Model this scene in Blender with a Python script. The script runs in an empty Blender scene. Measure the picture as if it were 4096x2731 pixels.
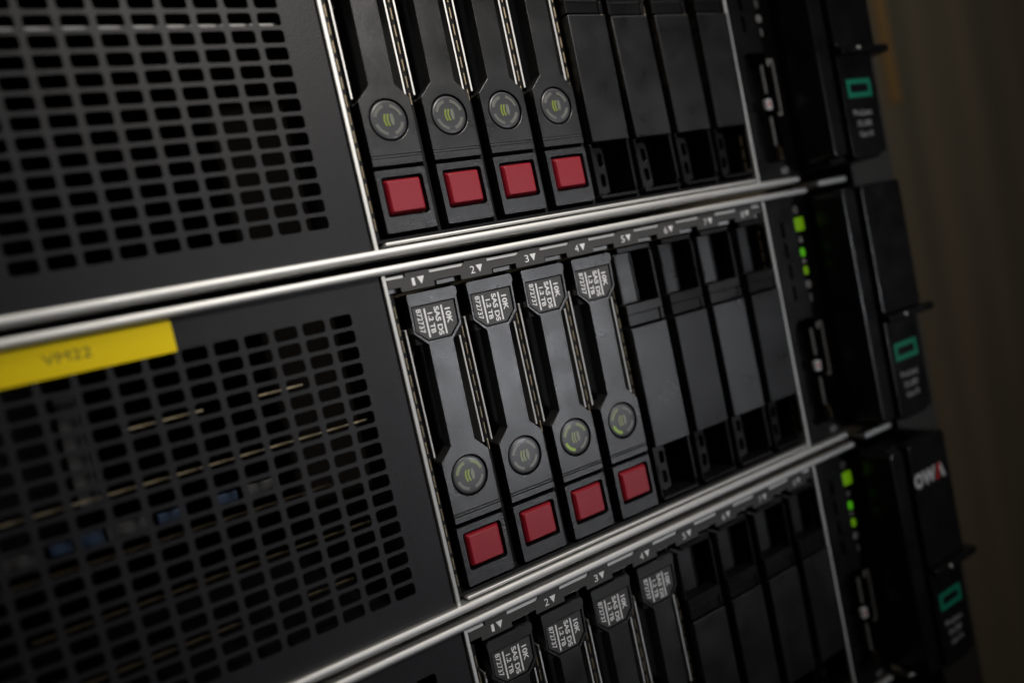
import bpy, bmesh, math, random
from mathutils import Matrix, Vector
from mathutils.geometry import tessellate_polygon

random.seed(7)
scene = bpy.context.scene
COL = scene.collection
MM = 0.001
PITCH = 88.9           # two rack units, mm
BAY = 16.46            # spacing of the drive bays, mm

# ------------------------------------------------------------------ camera
cam_d = bpy.data.cameras.new('camera')
cam = bpy.data.objects.new('camera', cam_d)
COL.objects.link(cam)
R = [[0.84500648, -0.48966676, -0.21491978],
     [-0.22407926, 0.04068791, -0.9737212],
     [0.48554354, 0.87095979, -0.07534262]]
m = Matrix(((R[0][0], -R[1][0], -R[2][0], -72.8236 * MM),
            (R[0][1], -R[1][1], -R[2][1], -167.3194 * MM),
            (R[0][2], -R[1][2], -R[2][2], -26.5641 * MM),
            (0, 0, 0, 1)))
cam.matrix_world = m
cam_d.sensor_width = 36.0
cam_d.sensor_fit = 'HORIZONTAL'
cam_d.lens = 25.985
cam_d.clip_start = 0.005
cam_d.clip_end = 50
cam_d.dof.use_dof = True
cam_d.dof.focus_distance = 0.191
cam_d.dof.aperture_fstop = 4.5
cam_d.dof.aperture_blades = 9
scene.camera = cam

# ------------------------------------------------------------------ world, exposure
world = bpy.data.worlds.new('World')
scene.world = world
world.use_nodes = True
bg = world.node_tree.nodes['Background']
bg.inputs['Color'].default_value = (1.0, 0.86, 0.7, 1)
bg.inputs['Strength'].default_value = 0.003
scene.view_settings.view_transform = 'Standard'
scene.view_settings.look = 'None'
scene.view_settings.exposure = 0.0
scene.view_settings.gamma = 1.0
scene.view_settings.use_curve_mapping = False
scene.render.engine = 'CYCLES'
scene.cycles.use_denoising = True
scene.cycles.use_adaptive_sampling = False
scene.cycles.sample_clamp_direct = 2.0
scene.cycles.max_bounces = 6
scene.cycles.sample_clamp_indirect = 3.0


# ------------------------------------------------------------------ lamps
def area(name, loc, target, size, size_y, energy, color, spread=180):
    d = bpy.data.lights.new(name, 'AREA')
    d.shape = 'RECTANGLE'
    d.size, d.size_y = size * MM, size_y * MM
    d.energy = energy
    d.color = color
    d.spread = math.radians(spread)
    o = bpy.data.objects.new(name, d)
    COL.objects.link(o)
    o.location = Vector(loc) * MM
    o.rotation_euler = (Vector(target) - Vector(loc)).to_track_quat('-Z', 'Y').to_euler()
    return o


def spot(name, loc, target, energy, cone, radius, color):
    d = bpy.data.lights.new(name, 'SPOT')
    d.energy = energy
    d.spot_size = math.radians(cone)
    d.spot_blend = 1.0
    d.shadow_soft_size = radius * MM
    d.color = color
    o = bpy.data.objects.new(name, d)
    COL.objects.link(o)
    o.location = Vector(loc) * MM
    o.rotation_euler = (Vector(target) - Vector(loc)).to_track_quat('-Z', 'Y').to_euler()
    return o


# long ceiling strip of the aisle, above and in front of the rack
area('ceiling_lamp', (130, -290, 640), (130, 0, 0), 1250, 150, 1.5, (1.0, 0.95, 0.88))
# bright far side of the aisle: a soft cool light low on the right, mirrored by the glossy drive faces
spot('aisle_lamp', (530, -1000, -110), (16, 0, -20), 42, 11.5, 185, (0.93, 0.95, 1.0))
# downlight over the photographer's shoulder, its soft edge falling between the middle and the bottom server
spot('downlight', (60, -620, 480), (18, 0, 16), 21, 19, 45, (1.0, 0.95, 0.88))


# ------------------------------------------------------------------ materials
def mat(name, color, rough=0.5, metal=0.0, spec=0.5, grain=None, tint=None, emit=None, coat=0.0, rough_var=0.0, streak=False):
    M = bpy.data.materials.new(name)
    M.use_nodes = True
    nt = M.node_tree
    b = nt.nodes['Principled BSDF']
    b.inputs['Base Color'].default_value = (*color, 1)
    b.inputs['Roughness'].default_value = rough
    b.inputs['Metallic'].default_value = metal
    b.inputs['Specular IOR Level'].default_value = spec
    b.inputs['Coat Weight'].default_value = coat
    pos = nt.nodes.new('ShaderNodeNewGeometry')
    if grain:
        scale, dist, strength = grain
        n = nt.nodes.new('ShaderNodeTexNoise')
        n.inputs['Scale'].default_value = scale
        n.inputs['Detail'].default_value = 2.0
        n.inputs['Roughness'].default_value = 0.55
        nt.links.new(pos.outputs['Position'], n.inputs['Vector'])
        bp = nt.nodes.new('ShaderNodeBump')
        bp.inputs['Distance'].default_value = dist * MM
        bp.inputs['Strength'].default_value = strength
        nt.links.new(n.outputs['Fac'], bp.inputs['Height'])
        nt.links.new(bp.outputs['Normal'], b.inputs['Normal'])
    if tint or rough_var:
        n2 = nt.nodes.new('ShaderNodeTexNoise')
        n2.inputs['Scale'].default_value = 95.0
        n2.inputs['Detail'].default_value = 5.0
        nt.links.new(pos.outputs['Position'], n2.inputs['Vector'])
        if streak:      # tall soft streaks in the paint
            mp = nt.nodes.new('ShaderNodeMapping')
            mp.inputs['Scale'].default_value = (0.16, 0.16, 0.012)
            nt.links.new(pos.outputs['Position'], mp.inputs['Vector'])
            nt.links.new(mp.outputs['Vector'], n2.inputs['Vector'])
        if tint:
            mx = nt.nodes.new('ShaderNodeMix')
            mx.data_type = 'RGBA'
            mx.inputs['A'].default_value = (*color, 1)
            mx.inputs['B'].default_value = (*tint, 1)
            rmp = nt.nodes.new('ShaderNodeMapRange')
            rmp.inputs['From Min'].default_value = 0.35
            rmp.inputs['From Max'].default_value = 0.7
            nt.links.new(n2.outputs['Fac'], rmp.inputs['Value'])
            nt.links.new(rmp.outputs['Result'], mx.inputs['Factor'])
            nt.links.new(mx.outputs['Result'], b.inputs['Base Color'])
        if rough_var:
            r2 = nt.nodes.new('ShaderNodeMapRange')
            r2.inputs['From Min'].default_value = 0.3
            r2.inputs['From Max'].default_value = 0.7
            r2.inputs['To Min'].default_value = rough - rough_var
            r2.inputs['To Max'].default_value = rough + rough_var
            nt.links.new(n2.outputs['Fac'], r2.inputs['Value'])
            nt.links.new(r2.outputs['Result'], b.inputs['Roughness'])
    if emit:
        b.inputs['Emission Color'].default_value = (*emit[0], 1)
        b.inputs['Emission Strength'].default_value = emit[1]
    return M


M_LEVER = mat('grained_black_plastic', (0.008, 0.008, 0.0084), 0.31, spec=0.85, grain=(3100, 0.08, 0.6), rough_var=0.05)
M_LATCH = mat('coarse_black_plastic', (0.008, 0.008, 0.009), 0.31, spec=0.75, grain=(2200, 0.14, 0.65), rough_var=0.05)
M_BLANK = mat('blank_black_plastic', (0.007, 0.007, 0.008), 0.32, spec=0.65, grain=(3000, 0.08, 0.6), rough_var=0.06)
M_SMOOTH = mat('smooth_black_plastic', (0.007, 0.007, 0.0075), 0.30, spec=0.35, rough_var=0.05)
M_BLACK = mat('deep_black_plastic', (0.005, 0.005, 0.0055), 0.6, spec=0.2)
M_VENT = mat('powder_coated_steel', (0.014, 0.014, 0.0165), 0.46, spec=0.3, grain=(2200, 0.10, 0.6), tint=(0.011, 0.011, 0.013))
M_ZINC = mat('zinc_plated_steel', (0.88, 0.875, 0.855), 0.54, 1.0, tint=(0.80, 0.795, 0.78), rough_var=0.05)
M_STRIP = mat('grey_label_strip', (0.040, 0.039, 0.038), 0.5, grain=(3000, 0.02, 0.4))
M_GOLD = mat('gasket_bronze', (0.50, 0.40, 0.26), 0.40, 1.0)
M_FIN = mat('brass_tinted_fin', (0.34, 0.28, 0.18), 0.5, 0.6)
M_RED = mat('red_plastic', (0.27, 0.008, 0.019), 0.40, spec=0.45, grain=(2500, 0.07, 0.6))
M_PLATE = mat('label_film', (0.040, 0.039, 0.038), 0.45)
M_INK = mat('white_ink', (0.84, 0.84, 0.86), 0.5)
M_INK_DIM = mat('grey_ink', (0.50, 0.50, 0.50), 0.5)
M_LENS = mat('smoked_lens', (0.052, 0.052, 0.058), 0.34, coat=0.15)
M_SEG = mat('unlit_segment', (0.15, 0.155, 0.14), 0.3)
M_SEG_DIM = mat('faintly_lit_segment', (0.14, 0.16, 0.09), 0.3, emit=((0.30, 0.40, 0.06), 0.10))
M_SEG_LIT = mat('lit_segment', (0.14, 0.2, 0.04), 0.3, emit=((0.32, 0.50, 0.02), 0.26))
M_SYM = mat('lit_symbol', (0.16, 0.2, 0.05), 0.3, emit=((0.34, 0.44, 0.04), 0.16))
M_SYM_DIM = mat('faint_symbol', (0.16, 0.17, 0.12), 0.3, emit=((0.30, 0.38, 0.05), 0.14))
M_SYM_OFF = mat('symbol_outline', (0.16, 0.165, 0.15), 0.3, emit=((0.30, 0.38, 0.05), 0.05))
M_LED = mat('green_led', (0.1, 0.3, 0.02), 0.4, emit=((0.13, 0.80, 0.008), 0.32))
M_LED_Y = mat('lime_led', (0.2, 0.3, 0.02), 0.4, emit=((0.24, 0.60, 0.004), 0.26))
M_GREENLOGO = mat('green_emblem', (0.0, 0.34, 0.19), 0.4)
M_YELLOW = mat('yellow_tape', (0.86, 0.64, 0.0), 0.55, spec=0.25)
M_TEXTBLACK = mat('black_ink', (0.06, 0.05, 0.01), 0.6)
M_STICKRED = mat('red_ink', (0.75, 0.02, 0.01), 0.5)
M_BLUE = mat('blue_plastic', (0.003, 0.018, 0.05), 0.6)
M_GREYP = mat('grey_card', (0.03, 0.03, 0.029), 0.6)
M_POST = mat('painted_rack_steel', (0.055, 0.052, 0.047), 0.5, rough_var=0.05)
M_TAN = mat('tan_glow_strip', (0.40, 0.23, 0.08), 0.7)  # amber glow put into the base colour
M_WALL = mat('cabinet_wall_paint', (0.42, 0.33, 0.225), 0.7, tint=(0.24, 0.225, 0.16), streak=True)
M_WHITE = mat('white_plastic', (0.32, 0.32, 0.31), 0.5)


# ------------------------------------------------------------------ mesh helpers (all in millimetres)
def link(name, bm, material, parent=None, bevel=0.0, smooth=False, segs=2):
    bmesh.ops.recalc_face_normals(bm, faces=bm.faces)
    for v in bm.verts:
        v.co *= MM
    me = bpy.data.meshes.new(name)
    bm.to_mesh(me)
    bm.free()
    me.materials.append(material)
    if smooth:
        for p in me.polygons:
            p.use_smooth = True
    o = bpy.data.objects.new(name, me)
    COL.objects.link(o)
    if parent:
        o.parent = parent
    if bevel:
        b = o.modifiers.new('bevel', 'BEVEL')
        b.width = bevel * MM
        b.segments = segs
        b.limit_method = 'ANGLE'
        b.angle_limit = math.radians(28)
        b.use_clamp_overlap = True
    return o


def plate(bm, outer, y0, y1, holes=(), back=True):
    """a flat piece of outline [(x, z)] standing from y0 (front) to y1 (back), with through holes"""
    loops = [list(outer)] + [list(h) for h in holes]
    vf, vb = [], []
    for lp in loops:
        vf.append([bm.verts.new((x, y0, z)) for x, z in lp])
        vb.append([bm.verts.new((x, y1, z)) for x, z in lp])
    flat_f = [v for l in vf for v in l]
    flat_b = [v for l in vb for v in l]
    if len(loops) == 1:
        bm.faces.new(vf[0])
        if back:
            bm.faces.new(vb[0])
    else:
        tris = tessellate_polygon([[Vector((x, z, 0)) for x, z in lp] for lp in loops])
        for t in tris:
            bm.faces.new([flat_f[i] for i in t])
            if back:
                bm.faces.new([flat_b[i] for i in t])
    for lf, lb in zip(vf, vb):
        n = len(lf)
        for i in range(n):
            bm.faces.new((lf[i], lf[(i + 1) % n], lb[(i + 1) % n], lb[i]))


def rect(x0, x1, z0, z1):
    return [(x0, z0), (x1, z0), (x1, z1), (x0, z1)]


def rrect(x0, x1, z0, z1, r, n=4):
    pts = []
    for cx, cz, a0 in ((x1 - r, z0 + r, -90), (x1 - r, z1 - r, 0), (x0 + r, z1 - r, 90), (x0 + r, z0 + r, 180)):
        for i in range(n + 1):
            a = math.radians(a0 + 90 * i / n)
            pts.append((cx + r * math.cos(a), cz + r * math.sin(a)))
    return pts


def ellipse(cx, cz, rx, rz, n=48):
    return [(cx + rx * math.cos(2 * math.pi * i / n), cz + rz * math.sin(2 * math.pi * i / n)) for i in range(n)]


def arc_band(cx, cz, r0, r1, a0, a1, n=12, sx=1.0):
    out = [(cx + sx * r1 * math.cos(math.radians(a0 + (a1 - a0) * i / n)), cz + r1 * math.sin(math.radians(a0 + (a1 - a0) * i / n))) for i in range(n + 1)]
    inn = [(cx + sx * r0 * math.cos(math.radians(a0 + (a1 - a0) * i / n)), cz + r0 * math.sin(math.radians(a0 + (a1 - a0) * i / n))) for i in range(n, -1, -1)]
    return out + inn


def box(bm, x0, x1, y0, y1, z0, z1):
    plate(bm, rect(x0, x1, z0, z1), y0, y1)


def hem(bm, x0, x1, y, z, r, depth=6.0, n=20):
    """rolled sheet metal edge running along x: a round nose with a sheet going back, rounded ends"""
    prof = []
    for i in range(n + 1):
        a = math.pi / 2 + math.pi * i / n
        prof.append((y + 0.65 * r * math.cos(a), z + r * math.sin(a)))
    prof += [(y + depth, z - r), (y + depth, z + r)]
    prof = [(py, pz) for py, pz in prof]
    rings = []
    ends = [(x0, 0.55), (x0 + r * 0.4, 0.9), (x0 + r, 1.0), (x1 - r, 1.0), (x1 - r * 0.4, 0.9), (x1, 0.55)]
    for x, s in ends:
        rings.append([bm.verts.new((x, y + (py - y) * (s if py < y else 1), z + (pz - z) * s)) for py, pz in prof])
    for a, b in zip(rings, rings[1:]):
        for i in range(len(prof)):
            j = (i + 1) % len(prof)
            bm.faces.new((a[i], a[j], b[j], b[i]))
    bm.faces.new(rings[0])
    bm.faces.new(rings[-1])


def text_into(bm, body, w, h, cx, cz, y, turn=False, bold=0.02, xscale=1.0):
    """flat lettering fitted to w x h mm, centred on (cx, cz); turn = reads from top to bottom"""
    cu = bpy.data.curves.new('lettering', 'FONT')
    cu.body = body
    cu.offset = bold
    cu.size = 1.0
    ob = bpy.data.objects.new('lettering', cu)
    COL.objects.link(ob)
    dg = bpy.context.evaluated_depsgraph_get()
    me = bpy.data.meshes.new_from_object(ob.evaluated_get(dg))
    xs = [v.co.x for v in me.vertices]
    ys = [v.co.y for v in me.vertices]
    x0, x1, y0, y1 = min(xs), max(xs), min(ys), max(ys)
    vs = []
    for v in me.vertices:
        u = ((v.co.x - x0) / (x1 - x0) - 0.5) * w
        t = ((v.co.y - y0) / (y1 - y0) - 0.5) * h
        if turn:
            vs.append(bm.verts.new((cx + t, y, cz - u)))
        else:
            vs.append(bm.verts.new((cx + u, y, cz + t)))
    for p in me.polygons:
        try:
            bm.faces.new([vs[i] for i in p.vertices])
        except ValueError:
            pass
    bpy.data.meshes.remove(me)
    bpy.data.objects.remove(ob)
    bpy.data.curves.remove(cu)


def thing(name, label, cat, loc=(0, 0, 0), group=None):
    o = bpy.data.objects.new(name, None)
    o.empty_display_size = 0.01
    COL.objects.link(o)
    o.location = Vector(loc) * MM
    o['label'] = label
    o['category'] = cat
    if group:
        o['group'] = group
    return o


def flat(name, outer, y, material, parent, thick=0.02):
    bm = bmesh.new()
    plate(bm, outer, y, y + thick)
    return link(name, bm, material, parent)


# ------------------------------------------------------------------ setting: the wall behind the rack
bm = bmesh.new()
box(bm, 120, 1100, 330, 340, -700, 700)
wall = link('background_wall', bm, M_WALL)
wall['kind'] = 'structure'


# ------------------------------------------------------------------ server chassis
HX, HZ, HW, HH, NC, NR = -22.2, -3.44, 5.2, 2.98, 22, 18
DX, DZ = 6.42, 3.87


def vent_panel(parent):
    bm = bmesh.new()
    y0, y1 = 0.9, 1.4
    cache = {}

    def V(x, y, z):
        k = (round(x, 3), round(y, 3), round(z, 3))
        if k not in cache:
            cache[k] = bm.verts.new((x, y, z))
        return cache[k]
    for c in range(NC):
        for r in range(NR):
            cx, cz = HX - c * DX, HZ + r * DZ
            corners = [(cx + DX / 2, cz - DZ / 2), (cx + DX / 2, cz + DZ / 2), (cx - DX / 2, cz + DZ / 2), (cx - DX / 2, cz - DZ / 2)]
            rr, n = 0.75, 3
            hole = rrect(cx - HW / 2, cx + HW / 2, cz - HH / 2, cz + HH / 2, rr, n)
            seg = n + 1
            for k in range(4):
                arc = hole[k * seg:(k + 1) * seg]
                cn = corners[k]
                for a, b in zip(arc, arc[1:]):
                    bm.faces.new((V(cn[0], y0, cn[1]), V(b[0], y0, b[1]), V(a[0], y0, a[1])))
                nx = hole[((k + 1) * seg) % len(hole)]
                c2 = corners[(k + 1) % 4]
                bm.faces.new((V(cn[0], y0, cn[1]), V(c2[0], y0, c2[1]), V(nx[0], y0, nx[1]), V(arc[-1][0], y0, arc[-1][1])))
            for a, b in zip(hole, hole[1:] + hole[:1]):
                bm.faces.new((V(a[0], y0, a[1]), V(b[0], y0, b[1]), V(b[0], y1, b[1]), V(a[0], y1, a[1])))
    xr, xl = HX + DX / 2, HX - (NC - 0.5) * DX
    zb, zt = HZ - DZ / 2, HZ + (NR - 0.5) * DZ
    # solid frame round the holes
    for (a, b, c, d) in ((xr, -10.95, -11.7, 71.0), (-196, xl, -11.7, 71.0), (xl, xr, -11.7, zb), (xl, xr, zt, 71.0)):
        box(bm, a, b, y0, y1, c, d)
    return link('vent_panel', bm, M_VENT, parent)


def number_strip(parent):
    bm = bmesh.new()
    top, bot = 70.6, 66.1
    pts = [(-9.3, bot)]
    lo = []
    for k in range(8):
        x = k * BAY
        lo += [(x + 2.8, bot), (x + 2.8, 67.25), (x + 3.6, 67.45), (x + 10.2, 67.45), (x + 10.2, bot)]
    lo = [p for p in lo if p[0] < 120.5]
    pts = [(-9.3, 67.3), (-6.2, 67.3), (-6.2, bot)] + lo
    if len(lo) % 5:
        pts += [(121.2, 67.45)]
    else:
        pts += [(121.2, bot)]
    hi = []
    for k in range(7, -1, -1):
        x = k * BAY
        hi += [(x + 11.8, top), (x + 11.8, 70.2), (x + 11.0, 69.55), (x + 2.0, 69.55), (x + 2.0, top)]
    hi = [p for p in hi if p[0] < 121]
    pts += ([(121.2, 69.55)] if len(hi) % 5 else [(121.2, top)]) + hi + [(-4.5, top), (-4.5, 69.55), (-9.3, 69.55)]
    plate(bm, pts, 0.15, 0.9)
    s = link('number_strip', bm, M_STRIP, parent, bevel=0.08)
    # bright ledges seen in the cut-outs
    bm = bmesh.new()
    for k in range(-1, 8):
        x = k * BAY
        a, b = max(x + 2.1, -9.3), min(x + 11.7, 121.0)
        box(bm, a, b, 0.55, 3.0, 69.0, 70.35)
        a, b = max(x + 4.2, -9.2), min(x + 10.1, 121.0)
        if b > a:
            box(bm, a, b, 2.2, 3.0, 66.3, 67.35)
    link('strip_ledge', bm, M_ZINC, s, bevel=0.12)
    bm = bmesh.new()
    for k in range(8):
        x = k * BAY
        w = 0.8 if k == 0 else 1.25
        text_into(bm, str(k + 1), w, 1.9, x - 2.65, 68.1, 0.12, bold=0.0)
        vs = [bm.verts.new((x - 0.58 + dx, 0.12, 68.15 + dz)) for dx, dz in ((-0.95, 0.95), (0, -0.95), (0.95, 0.95))]
        bm.faces.new(vs)
    link('lettering', bm, M_INK, s)
    return s


def make_server(idx, label):
    Z0 = -PITCH * idx
    root = thing('rack_server', label, 'server', (0, 0, Z0), 'servers stacked in the rack')
    vent_panel(root)
    # fins behind the vent
    for z, spans in (() if idx == 0 else ((-8.9, ((-80, -58),)), (2.9, ((-43, -32), (-92, -58))), (14.5, ((-95, -25),)),
                                          (26.0, ((-98, -32),)), (38.4, ((-100, -20),)), (50.4, ((-43, -33), (-71, -55))))):
        for x0, x1 in spans:
            bm = bmesh.new()
            box(bm, x0, x1, 5.5, 6.3, z - 0.4, z)
            link('inner_edge', bm, M_FIN, root)
    bm = bmesh.new()
    box(bm, -196, -11, 150, 151, -11, 70.9)
    link('inner_wall', bm, M_BLACK, root)
    bm = bmesh.new()
    for z0, z1 in ((-11.65, -11.25), (71.2, 71.6)):
        box(bm, -196, 143, 3.6, 160, z0, z1)
    box(bm, -196, -195, 3.6, 160, -11.2, 71.1)
    link('chassis_shell', bm, M_BLACK, root)
    if idx == 0:
        bm = bmesh.new()
        box(bm, -120, -19, 5.5, 7.2, 43.3, 43.9)
        link('inner_rail', bm, M_WHITE, root)
        for (x0, x1, z0, z1) in ((-92, -86, 12, 22), (-90, -84, -6, 8)):
            bm = bmesh.new()
            box(bm, x0, x1, 10, 12, z0, z1)
            link('inner_module', bm, M_GREYP, root, bevel=0.3)
    if idx == 1:
        for (x0, x1, z0, z1) in ((-56.5, -51.5, 27.6, 30.0), (-68.5, -62.5, 27.6, 30.0), (-83.5, -79.0, 27.4, 30.6), (-89, -85.0, 28.0, 30.4)):
            bm = bmesh.new()
            box(bm, x0, x1, 12.5, 14.6, z0, z1)
            link('blue_latch', bm, M_BLUE, root, bevel=0.3)
        for (x0, x1, z0, z1) in ((-78.5, -70, 27.4, 30.6), (-104, -90, 27.2, 30.4), (-50.5, -42, 27.4, 30.2), (-82, -78, 36, 60)):
            bm = bmesh.new()
            box(bm, x0, x1, 12.5, 14.6, z0, z1)
            link('inner_module', bm, M_GREYP, root, bevel=0.3)
    # rolled edges above and below
    for nm, z, x1 in (('top_edge', 71.9, 144.0), ('bottom_edge', -12.9, 141.5)):
        bm = bmesh.new()
        hem(bm, -196, x1, -0.35, z, 1.0, 12)
        link(nm, bm, M_ZINC, root, smooth=True)
    bm = bmesh.new()
    hem(bm, -7.6, 121.2, 0.0, -10.95, 0.42, 8)
    lip = link('bay_lip', bm, M_ZINC, root, smooth=True)
    # the bay: floor, roof
    bm = bmesh.new()
    box(bm, -9.4, 121.2, 1.2, 46, -10.4, -9.6)
    link('cage_floor', bm, M_BLACK, root)
    bm = bmesh.new()
    box(bm, -9.4, 121.2, 3.2, 46, 66.6, 68.9)
    link('cage_roof', bm, M_BLACK, root)
    # bright uprights left and right of the bays
    for x0, x1 in ((-10.55, -9.5), (122.1, 123.2)):
        bm = bmesh.new()
        plate(bm, rect(x0, x1, -11.9, 71.1), -0.1, 46)
        link('bay_upright', bm, M_ZINC, root, bevel=0.2)
    # dividers with their spring contacts
    for k in range(-1, 8):
        x = 0.5 + (k + 0.5) * BAY if k >= 0 else -8.75
        if k == 7:
            x = 121.4
        yf = 2.8 if k >= 0 else 0.7
        bm = bmesh.new()
        box(bm, x - 0.45, x + 0.45, yf + 0.25, 46, -9.5, 66.0)
        dv = link('bay_divider', bm, M_BLACK, root)
        bm = bmesh.new()
        z = -7.4 if k in (-1, 7) else -7.4 + 4.22 * 7
        while z < 62:
            box(bm, x - 0.17, x + 0.17, yf, yf + 0.4, z, z + 3.0)
            z += 4.22
        link('spring_contacts', bm, M_GOLD, dv, bevel=0.12)
    number_strip(root)
    control_panel(root, idx)
    ear(root, idx)
    return root


def control_panel(root, idx):
    bm = bmesh.new()
    pull = rrect(126.6, 138.3, -6.2, 29.8, 3.0, 6)
    slots = [rrect(129.2, 130.6, z, z + 5.4, 0.6, 3) for z in (36.5, 43.6, 50.7, 57.8)]
    plate(bm, rect(123.3, 143.2, -11.6, 70.9), 0.35, 4.0, [pull] + slots)
    p = link('control_panel', bm, M_SMOOTH, root, bevel=0.15)
    bm = bmesh.new()
    box(bm, 123.4, 143.1, 5.5, 40, -11.5, 70.8)
    link('port_recess', bm, M_BLACK, p)
    y = 0.30
    dx = 0.0
    # power button and lamps
    bm = bmesh.new()
    plate(bm, rrect(136.2, 140.4, 59.0, 63.5, 0.5), 0.05, 0.5)
    link('power_button', bm, M_LED_Y, p, bevel=0.15)
    for z, mm_ in ((51.8, M_LED), (45.6, M_LED_Y if idx else M_SEG)):
        bm = bmesh.new()
        plate(bm, rrect(136.5, 138.3, z - 1.35, z + 1.35, 0.5), 0.15, 0.5)
        link('status_lamp', bm, mm_, p)
    bm = bmesh.new()
    plate(bm, arc_band(137.8, 66.1, 0.75, 1.15, -240, 60, 20), y, y + 0.04)
    plate(bm, rect(137.6, 138.0, 66.3, 67.6), y, y + 0.04)
    plate(bm, ellipse(137.7, 55.9, 0.85, 0.85, 14), y, y + 0.04)
    plate(bm, rect(137.5, 137.8, 56.4, 57.4), y, y + 0.04)
    plate(bm, rrect(136.7, 138.3, 48.2, 49.4, 0.3), y, y + 0.04)
    plate(bm, ellipse(137.5, 40.9, 1.25, 1.25, 20), y, y + 0.04, [ellipse(137.5, 40.9, 0.45, 0.45, 12)])
    plate(bm, rect(137.2, 137.8, 35.2, 37.6), y, y + 0.04)
    # bracket line beside the ports
    plate(bm, [(137.4, 27.6), (140.4, 27.6), (140.4, 9.0), (138.2, 9.0), (138.2, 9.8), (139.6, 9.8), (139.6, 26.6), (138.6, 26.6), (138.6, 25.4), (137.4, 25.4)], y, y + 0.04)
    text_into(bm, 'iLO', 3.0, 1.9, 136.3, -9.2, y, bold=0.02)
    link('lettering', bm, M_INK_DIM, p)
    # port tongues in the recess
    for z0, z1 in ((16.6, 26.0), (-0.6, 9.0)):
        bm = bmesh.new()
        box(bm, 135.2, 135.75, 1.0, 1.8, z0, z1)
        link('port_tongue', bm, M_WHITE, p, bevel=0.1)
    bm = bmesh.new()
    plate(bm, rrect(134.2, 136.8, 11.4, 14.8, 0.4), 0.9, 2.0)
    t = link('port_symbol', bm, M_INK, p)
    bm = bmesh.new()
    plate(bm, rrect(135.1, 135.9, 12.2, 14.0, 0.2), 0.86, 0.95)
    link('symbol_mark', bm, M_STICKRED, t)
    bm = bmesh.new()
    box(bm, 136.9, 137.5, 1.0, 3.0, -5.4, -1.2)
    link('port_contact', bm, M_GOLD, p, bevel=0.1)


def ear(root, idx):
    # lever band, groove, front panel and latch standing proud of the chassis
    bm = bmesh.new()
    box(bm, 145.2, 172.0, -10.5, 6.0, -11.0, 69.6)
    e = link('rack_ear', bm, M_BLACK, root, bevel=0.4)
    bm = bmesh.new()
    plate(bm, rrect(143.6, 150.6, -9.5, 69.4, 2.2, 5), -13.6, -2.0)
    link('ear_lever', bm, M_SMOOTH, e, bevel=0.7, segs=3)
    bm = bmesh.new()
    plate(bm, rrect(153.2, 174.6, 25.6, 69.2, 1.2), -13.9, -9.0)
    link('upper_cover', bm, M_SMOOTH, e, bevel=0.5, segs=3)
    bm = bmesh.new()
    plate(bm, [(153.2, -9.8), (155.0, -11.0), (166, -11.0), (171.6, -9.4), (171.6, 23.2), (153.2, 23.2)], -13.6, -9.0)
    lower = link('lower_cover', bm, M_SMOOTH, e, bevel=0.4, segs=3)
    bm = bmesh.new()
    plate(bm, rrect(153.4, 178.6, 22.8, 25.4, 0.8), -16.0, -9.2)
    lt = link('ear_latch', bm, M_SMOOTH, e, bevel=0.4)
    bm = bmesh.new()
    bmesh.ops.create_uvsphere(bm, u_segments=12, v_segments=8, radius=0.7, matrix=Matrix.Translation((161.5, -16.2, 24.2)))
    link('latch_rivet', bm, M_ZINC, lt, smooth=True)
    # emblem: a rectangle outline, and three lines of small print
    bm = bmesh.new()
    plate(bm, rect(156.0, 168.6, 9.0, 15.0), -13.66, -13.62, [rect(157.6, 167.0, 10.6, 13.4)])
    link('emblem', bm, M_GREENLOGO, lower)
    bm = bmesh.new()
    text_into(bm, 'ProLiant', 9.6, 2.1, 162.0, 4.0, -13.64, bold=0.015)
    text_into(bm, 'DL380', 7.4, 1.9, 162.0, 0.4, -13.64, bold=0.015)
    text_into(bm, 'Gen10', 7.2, 1.9, 162.0, -3.1, -13.64, bold=0.015)
    link('lettering', bm, M_INK_DIM, lower)
    # short bright end of the slide rail below the ear
    bm = bmesh.new()
    hem(bm, 148.5, 164.0, -1.5, -15.6, 1.15, 10)
    link('rail_end', bm, M_ZINC, root, smooth=True)


SERVER_LABELS = [
    'top server in the rack, upper part cut off, vented black front without tape',
    'middle server with yellow tape on its vented black front and four brightly lit drives',
    'bottom server in shadow with the red and white sticker on its right ear',
]
servers = [make_server(i, SERVER_LABELS[i]) for i in range(3)]

# ------------------------------------------------------------------ rack post and warm glow strip right of the servers
bm = bmesh.new()
box(bm, 173.0, 197.0, 1.5, 4.0, -330, 330)
box(bm, 194.6, 197.0, 4.0, 60, -330, 330)
post = link('rack_post', bm, M_POST, None, bevel=0.4)
post['label'] = 'grey steel rack post beside the server ears'
post['category'] = 'rack post'
bm = bmesh.new()
box(bm, 348, 358.5, 90, 91.5, 27, 260)  # added strip, its tan colour stands in for a warm glow
glow_strip = link('warm_glow_strip', bm, M_TAN, None, bevel=0.5)
glow_strip['label'] = 'tan strip standing in for the warm glow behind the rack post at the top, out of focus'
glow_strip['category'] = 'glow_strip'

# ------------------------------------------------------------------ drive carriers
LEVER = [(-6.15, 9.95), (7.1, 9.95), (7.1, 23.3), (3.95, 26.7), (4.3, 52.3), (7.45, 55.6), (7.75, 62.8), (8.1, 63.4), (8.1, 64.7),
         (7.6, 65.25), (-5.0, 65.25), (-5.5, 64.7), (-5.4, 62.8), (-5.6, 55.6), (-2.4, 52.3), (-2.75, 26.7), (-6.15, 23.2)]
HEX = [(-4.85, 62.1), (-5.05, 55.85), (-2.2, 53.1), (4.2, 53.1), (6.85, 55.9), (7.05, 62.1)]
LCX, LCZ = 0.48, 18.3
CXC = 0.48


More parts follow.
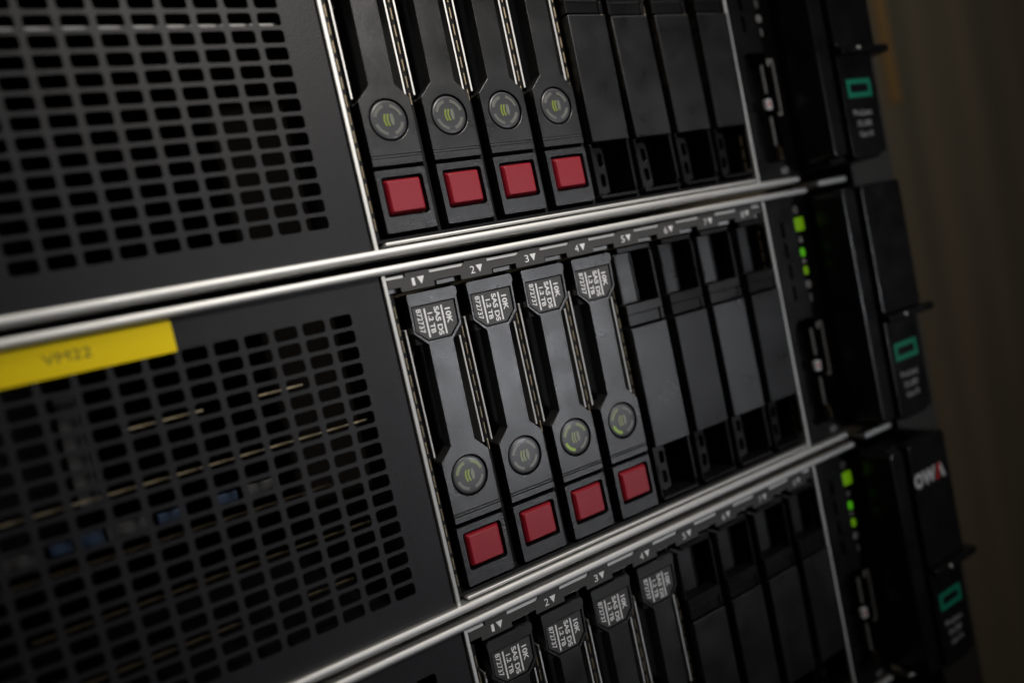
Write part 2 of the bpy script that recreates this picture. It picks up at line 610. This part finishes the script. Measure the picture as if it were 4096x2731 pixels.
def make_carrier():
    root = thing('drive_carrier', 'drive', 'drive', (0, 0, 0), 'hard drives with red release buttons')
    bm = bmesh.new()
    plate(bm, LEVER, 0.0, 4.4, [HEX, ellipse(LCX, LCZ, 5.05, 5.2, 56)])
    # two ridges below the lever face and the recessed web between them
    plate(bm, rect(-6.15, 7.1, 9.3, 9.75), 0.05, 4.4)
    plate(bm, rect(-6.15, 7.1, 7.5, 9.1), 0.0, 4.4)
    plate(bm, rect(-6.0, 6.95, 8.0, 11.0), 0.55, 4.2)
    link('lever', bm, M_LEVER, root, bevel=0.2, segs=2)
    # recessed floor behind the label and the lens
    bm = bmesh.new()
    plate(bm, rect(-5.2, 7.2, 52.8, 62.6), 1.0, 4.3)
    link('label_recess', bm, M_BLACK, root)
    bm = bmesh.new()
    plate(bm, ellipse(LCX, LCZ, 5.3, 5.4, 40), 1.6, 4.3)
    link('lens_recess', bm, M_BLACK, root)
    hx, hz = 1.0, 57.8
    bm = bmesh.new()
    plate(bm, [(hx + (x - hx) * 0.955, hz + (z - hz) * 0.94) for x, z in HEX], 0.30, 0.9)
    lp = link('label_plate', bm, M_PLATE, root, bevel=0.06)
    bm = bmesh.new()
    y = 0.27
    text_into(bm, '10K', 3.9, 1.5, 4.65, 58.25, y, True, 0.03)
    text_into(bm, 'SAS DS', 7.2, 1.4, 1.72, 57.5, y, True, 0.03)
    text_into(bm, '1.2 TB', 5.2, 1.3, -0.2, 57.35, y, True, 0.03)
    text_into(bm, '872737', 6.0, 1.4, -3.05, 58.3, y, True, 0.015)
    for x in (3.12, -1.5):
        vs = [bm.verts.new((x + dx, y, z)) for dx, z in ((-0.22, 53.95), (0.22, 53.95), (0.22, 61.2), (-0.22, 61.2))]
        bm.faces.new(vs)
    link('lettering', bm, M_INK, lp)
    # round status lens, slightly domed
    bm = bmesh.new()
    rings = []
    for r, yy in ((4.62, 0.9), (4.62, 0.32), (4.5, 0.16), (4.1, 0.12), (2.4, 0.12), (0.6, 0.12)):
        rings.append([bm.verts.new((x, yy, z)) for x, z in ellipse(LCX, LCZ, r, r * 1.03, 48)])
    for a, b in zip(rings, rings[1:]):
        for i in range(48):
            bm.faces.new((a[i], a[(i + 1) % 48], b[(i + 1) % 48], b[i]))
    bm.faces.new(rings[-1])
    ln = link('status_lens', bm, M_LENS, root, smooth=True)
    for a0 in (14, 104, 194, 284):
        bm = bmesh.new()
        plate(bm, arc_band(LCX, LCZ, 3.05, 3.85, a0, a0 + 62, 12), 0.01, 0.10)
        link('light_segment', bm, M_SEG, ln, bevel=0.03)
    bm = bmesh.new()
    for ox in (-1.05, -0.25):
        plate(bm, arc_band(LCX + ox + 2.6, LCZ - 0.02, 2.45, 2.9, 148, 212, 10), 0.0, 0.12)
    link('drive_symbol', bm, M_SYM, ln)
    bm = bmesh.new()
    plate(bm, ellipse(LCX + 0.85, LCZ + 0.05, 0.5, 1.45, 24), 0.0, 0.12)
    link('symbol_oval', bm, M_SYM_OFF, ln)
    # latch frame round the button
    bm = bmesh.new()
    plate(bm, rrect(-6.3, 6.95, -8.55, 6.45, 0.4, 3), 0.0, 9.0, [rrect(CXC - 5.5, CXC + 5.45, -4.85, 4.8, 0.8, 4)])
    link('latch_frame', bm, M_LATCH, root, bevel=0.22, segs=2)
    bm = bmesh.new()
    plate(bm, rect(-5.3, 6.0, -5.2, 5.2), 3.2, 8.0)
    link('button_recess', bm, M_BLACK, root)
    # red button: front face and a wide soft rim
    bm = bmesh.new()
    rings = []
    for hw, hh, yy in ((4.8, 4.25, 3.4), (4.8, 4.25, 1.1), (4.55, 4.0, 0.3), (4.2, 3.7, -0.2), (4.05, 3.55, -0.3)):
        rings.append([bm.verts.new((x, yy, z)) for x, z in rrect(CXC - hw, CXC + hw, -hh, hh, 0.5, 3)])
    for a, b in zip(rings, rings[1:]):
        for i in range(len(a)):
            j = (i + 1) % len(a)
            bm.faces.new((a[i], a[j], b[j], b[i]))
    bm.faces.new(rings[-1])
    bm.faces.new(rings[0])
    link('release_button', bm, M_RED, root, bevel=0.08, segs=2)
    # dark carrier behind, bright sheet edges at both sides, screw
    bm = bmesh.new()
    box(bm, -6.6, 7.4, 12.0, 40, -8.0, 64.5)
    box(bm, -6.2, 6.9, 4.45, 11.5, 7.6, 24.0)
    box(bm, -5.2, 7.3, 4.45, 11.5, 54.5, 65.0)
    link('carrier_body', bm, M_BLACK, root, bevel=0.3)
    for s in (-1, 1):
        bm = bmesh.new()
        x = CXC + 7.0 * s
        plate(bm, rect(x - 0.26, x + 0.26, 24.5, 57.0), 2.6, 12.0)
        link('side_rail', bm, M_ZINC, root, bevel=0.12)
    bm = bmesh.new()
    bmesh.ops.create_uvsphere(bm, u_segments=14, v_segments=8, radius=1.2, matrix=Matrix.Translation((-3.0, 11.8, 50.6)) @ Matrix.Diagonal((1, 0.5, 1, 1)))
    link('screw', bm, M_ZINC, root, smooth=True)
    return root


def copy_tree(o, parent=None):
    c = o.copy()
    COL.objects.link(c)
    if parent:
        c.parent = parent
    for ch in list(o.children):
        copy_tree(ch, c)
    return c


# what tells the drives apart, server by server and from left to right
ORD = ['first', 'second', 'third', 'fourth']
SRV = ['top server, in the row of buttons above the double steel edge', 'middle server, below the yellow tape level', 'bottom server, in deep shadow']
carrier = make_carrier()
D_LABELS = [
    ['dim black drive beside the bright upright in the top server, first of four', 'dim black drive second from the upright in the top server',
     'dim black drive third from the upright in the top server', 'dim black drive next to the blank covers in the top server'],
    ['brightly lit drive beside the upright in the middle server, under number 1', 'brightest drive in the middle server, under number 2, pale status ring',
     'drive under number 3 in the middle server, three green ring arcs lit', 'drive under number 4 in the middle server, beside the blank covers'],
    ['shadowed drive under number 1 in the bottom server, cut off by the frame', 'shadowed drive under number 2 in the bottom server, only its label readable',
     'shadowed drive under number 3 in the bottom server, only its label readable', 'shadowed drive under number 4 in the bottom server, beside the blank covers'],
]


def kids(o, name):
    return [c for c in o.children_recursive if c.name.split('.')[0] == name]


def swap(o, material):
    o.data = o.data.copy()
    o.data.materials.clear()
    o.data.materials.append(material)


drives = []
for s in range(3):
    for k in range(4):
        o = carrier if (s == 0 and k == 0) else copy_tree(carrier)
        o.location = Vector((k * BAY, 0, -PITCH * s)) * MM
        o['label'] = D_LABELS[s][k]
        drives.append(o)
# lit parts of the status rings (segments: 0 top right, 1 top left, 2 bottom left, 3 bottom right)
LIT = {(1, 0): {0: M_SEG_DIM, 1: M_SEG_DIM}, (1, 2): {0: M_SEG_DIM, 1: M_SEG_DIM, 2: M_SEG_LIT}, (1, 3): {1: M_SEG_DIM, 2: M_SEG_LIT}}
for i, o in enumerate(drives):
    s, k = divmod(i, 4)
    segs = kids(o, 'light_segment')
    segs.sort(key=lambda q: q.name)
    for j, mm_ in LIT.get((s, k), {}).items():
        swap(segs[j], mm_)
    if s == 1:
        for q in kids(o, 'drive_symbol'):
            swap(q, M_SYM if k == 0 else M_SYM_DIM)
    if s == 2:
        for q in kids(o, 'drive_symbol'):
            swap(q, M_SYM_OFF)


# ------------------------------------------------------------------ blank covers in bays five to eight
def make_blank():
    root = thing('drive_blank', 'blank', 'blank cover', (0, 0, 0), 'black blank covers in the empty bays')
    c = -0.1
    bm = bmesh.new()
    plate(bm, rect(c - 6.75, c + 6.65, 7.2, 42.6), -0.2, 5.0)
    link('cover_plate', bm, M_BLANK, root, bevel=0.3)
    # ledge above the plate with a notch on its right
    bm = bmesh.new()
    plate(bm, [(c - 6.6, 43.2), (c + 4.9, 43.2), (c + 4.9, 46.6), (c + 6.7, 46.6), (c + 6.7, 49.3), (c - 6.6, 49.3)], 0.3, 5.0)
    plate(bm, rect(c + 5.5, c + 6.7, 43.2, 46.3), 0.4, 5.0)
    plate(bm, rect(c - 6.5, c + 4.85, 46.25, 46.65), 0.12, 0.6)
    link('ledge', bm, M_SMOOTH, root, bevel=0.15)
    # open frame: top bar, right side wall, bottom bar
    for nm, (x0, x1, z0, z1), y0 in (('top_bar', (-5.6, 6.2, 64.3, 65.7), 0.4), ('side_wall', (-7.2, -6.5, 49.5, 64.2), 0.6),
                                     ('side_wall', (6.0, 6.9, 49.5, 63.4), 0.6), ('side_wall', (-7.2, -6.6, -7.6, 7.0), 1.0),
                                     ('side_wall', (6.1, 7.0, -6.2, 6.9), 0.8), ('bottom_bar', (-7.0, 6.6, -8.6, -7.7), 0.4)):
        bm = bmesh.new()
        plate(bm, rect(c + x0, c + x1, z0, z1), y0, 9.0)
        link(nm, bm, M_SMOOTH, root, bevel=0.15)
    # back of the upper pocket: a pale-looking plate and a dark gap
    bm = bmesh.new()
    plate(bm, rect(c - 6.4, c + 1.4, 49.4, 64.2), 4.6, 8.0)
    link('pocket_plate', bm, M_BLANK, root, bevel=0.15)
    bm = bmesh.new()
    plate(bm, rect(c + 2.4, c + 3.0, 49.4, 64.2), 5.5, 8.0)
    link('pocket_rib', bm, M_SMOOTH, root, bevel=0.15)
    # slotted bracket in the lower pocket
    bm = bmesh.new()
    plate(bm, [(c - 6.4, -4.6), (c - 3.2, -7.4), (c - 0.6, -6.6), (c - 0.6, 5.6), (c - 1.4, 6.4), (c - 6.4, 6.4)], 4.0, 5.0,
          [rrect(c - 3.0, c - 1.3, 0.9, 4.6, 0.6, 3), rrect(c - 5.6, c - 4.2, -2.4, 1.0, 0.6, 3), rrect(c - 3.2, c - 1.5, -5.0, -1.3, 0.6, 3)])
    link('bracket', bm, M_SMOOTH, root, bevel=0.12)
    bm = bmesh.new()
    box(bm, c - 6.9, c + 6.9, 14, 40, -8.0, 64.0)
    link('blank_body', bm, M_BLACK, root)
    return root


B_LABELS = [
    ['blank cover beside the fourth drive of the top server', 'speckled blank cover second after the drives in the top server',
     'blank cover third after the drives in the top server', 'darkest blank cover of the top server, beside the bright upright'],
    ['brightest blank cover, under number 5 in the middle server', 'blank cover under number 6 in the middle server',
     'blank cover under number 7 in the middle server', 'dark blank cover under number 8 in the middle server, beside the upright'],
    ['shadowed blank cover under number 5 in the bottom server', 'shadowed blank cover under number 6 in the bottom server',
     'shadowed blank cover under number 7 in the bottom server', 'shadowed blank cover under number 8 in the bottom server'],
]
blank = make_blank()
# the loose covers sit a degree or so out of true
TILT = [[(0.8, 0.5), (-1.5, -1.0), (-1.0, -0.5), (0.6, 0.6)], [(-0.6, 0), (1.2, 0.3), (-1.3, -0.2), (1.0, 0.4)], [(0, 0.4), (0.5, 0.2), (-0.4, 0.5), (0.3, 0.3)]]
for s in range(3):
    for k in range(4):
        o = blank if (s == 0 and k == 0) else copy_tree(blank)
        o.location = Vector((0.4 + (k + 4) * BAY, 0, -PITCH * s)) * MM
        o.rotation_euler = (math.radians(TILT[s][k][1]), 0, math.radians(TILT[s][k][0]))
        o['label'] = B_LABELS[s][k]

# ------------------------------------------------------------------ stickers
tape = thing('label_tape', 'bright yellow tape printed VM22 on the middle server vent', 'label tape', (-100, 0.9, -PITCH + 67.0))
bm = bmesh.new()
plate(bm, rrect(-40, 42.6, -3.3, 3.45, 0.3), -0.25, -0.05)
link('tape_strip', bm, M_YELLOW, tape, bevel=0.05)
bm = bmesh.new()
text_into(bm, 'VM22', 8.4, 2.0, 23.2, 0.35, -0.28, bold=0.0)
link('lettering', bm, M_TEXTBLACK, tape)

stick = thing('ear_sticker', 'red and white OWA lettering stuck on the bottom server ear', 'sticker', (162.3, -13.95, -2 * PITCH + 56.2))
bm = bmesh.new()
text_into(bm, 'O', 4.8, 5.2, -6.4, 0, -0.02, bold=0.06)
text_into(bm, 'W', 8.0, 5.2, -0.2, 0, -0.02, bold=0.06)
vs = [bm.verts.new((x, -0.02, z)) for x, z in ((5.6, 2.6), (7.2, 2.6), (9.1, -2.6), (7.3, -2.6))]
bm.faces.new(vs)
link('white_lettering', bm, M_INK, stick)
bm = bmesh.new()
vs = [bm.verts.new((x, -0.025, z)) for x, z in ((5.3, 2.6), (7.0, 2.6), (5.1, -2.6), (3.3, -2.6))]
bm.faces.new(vs)
link('red_stroke', bm, M_STICKRED, stick)
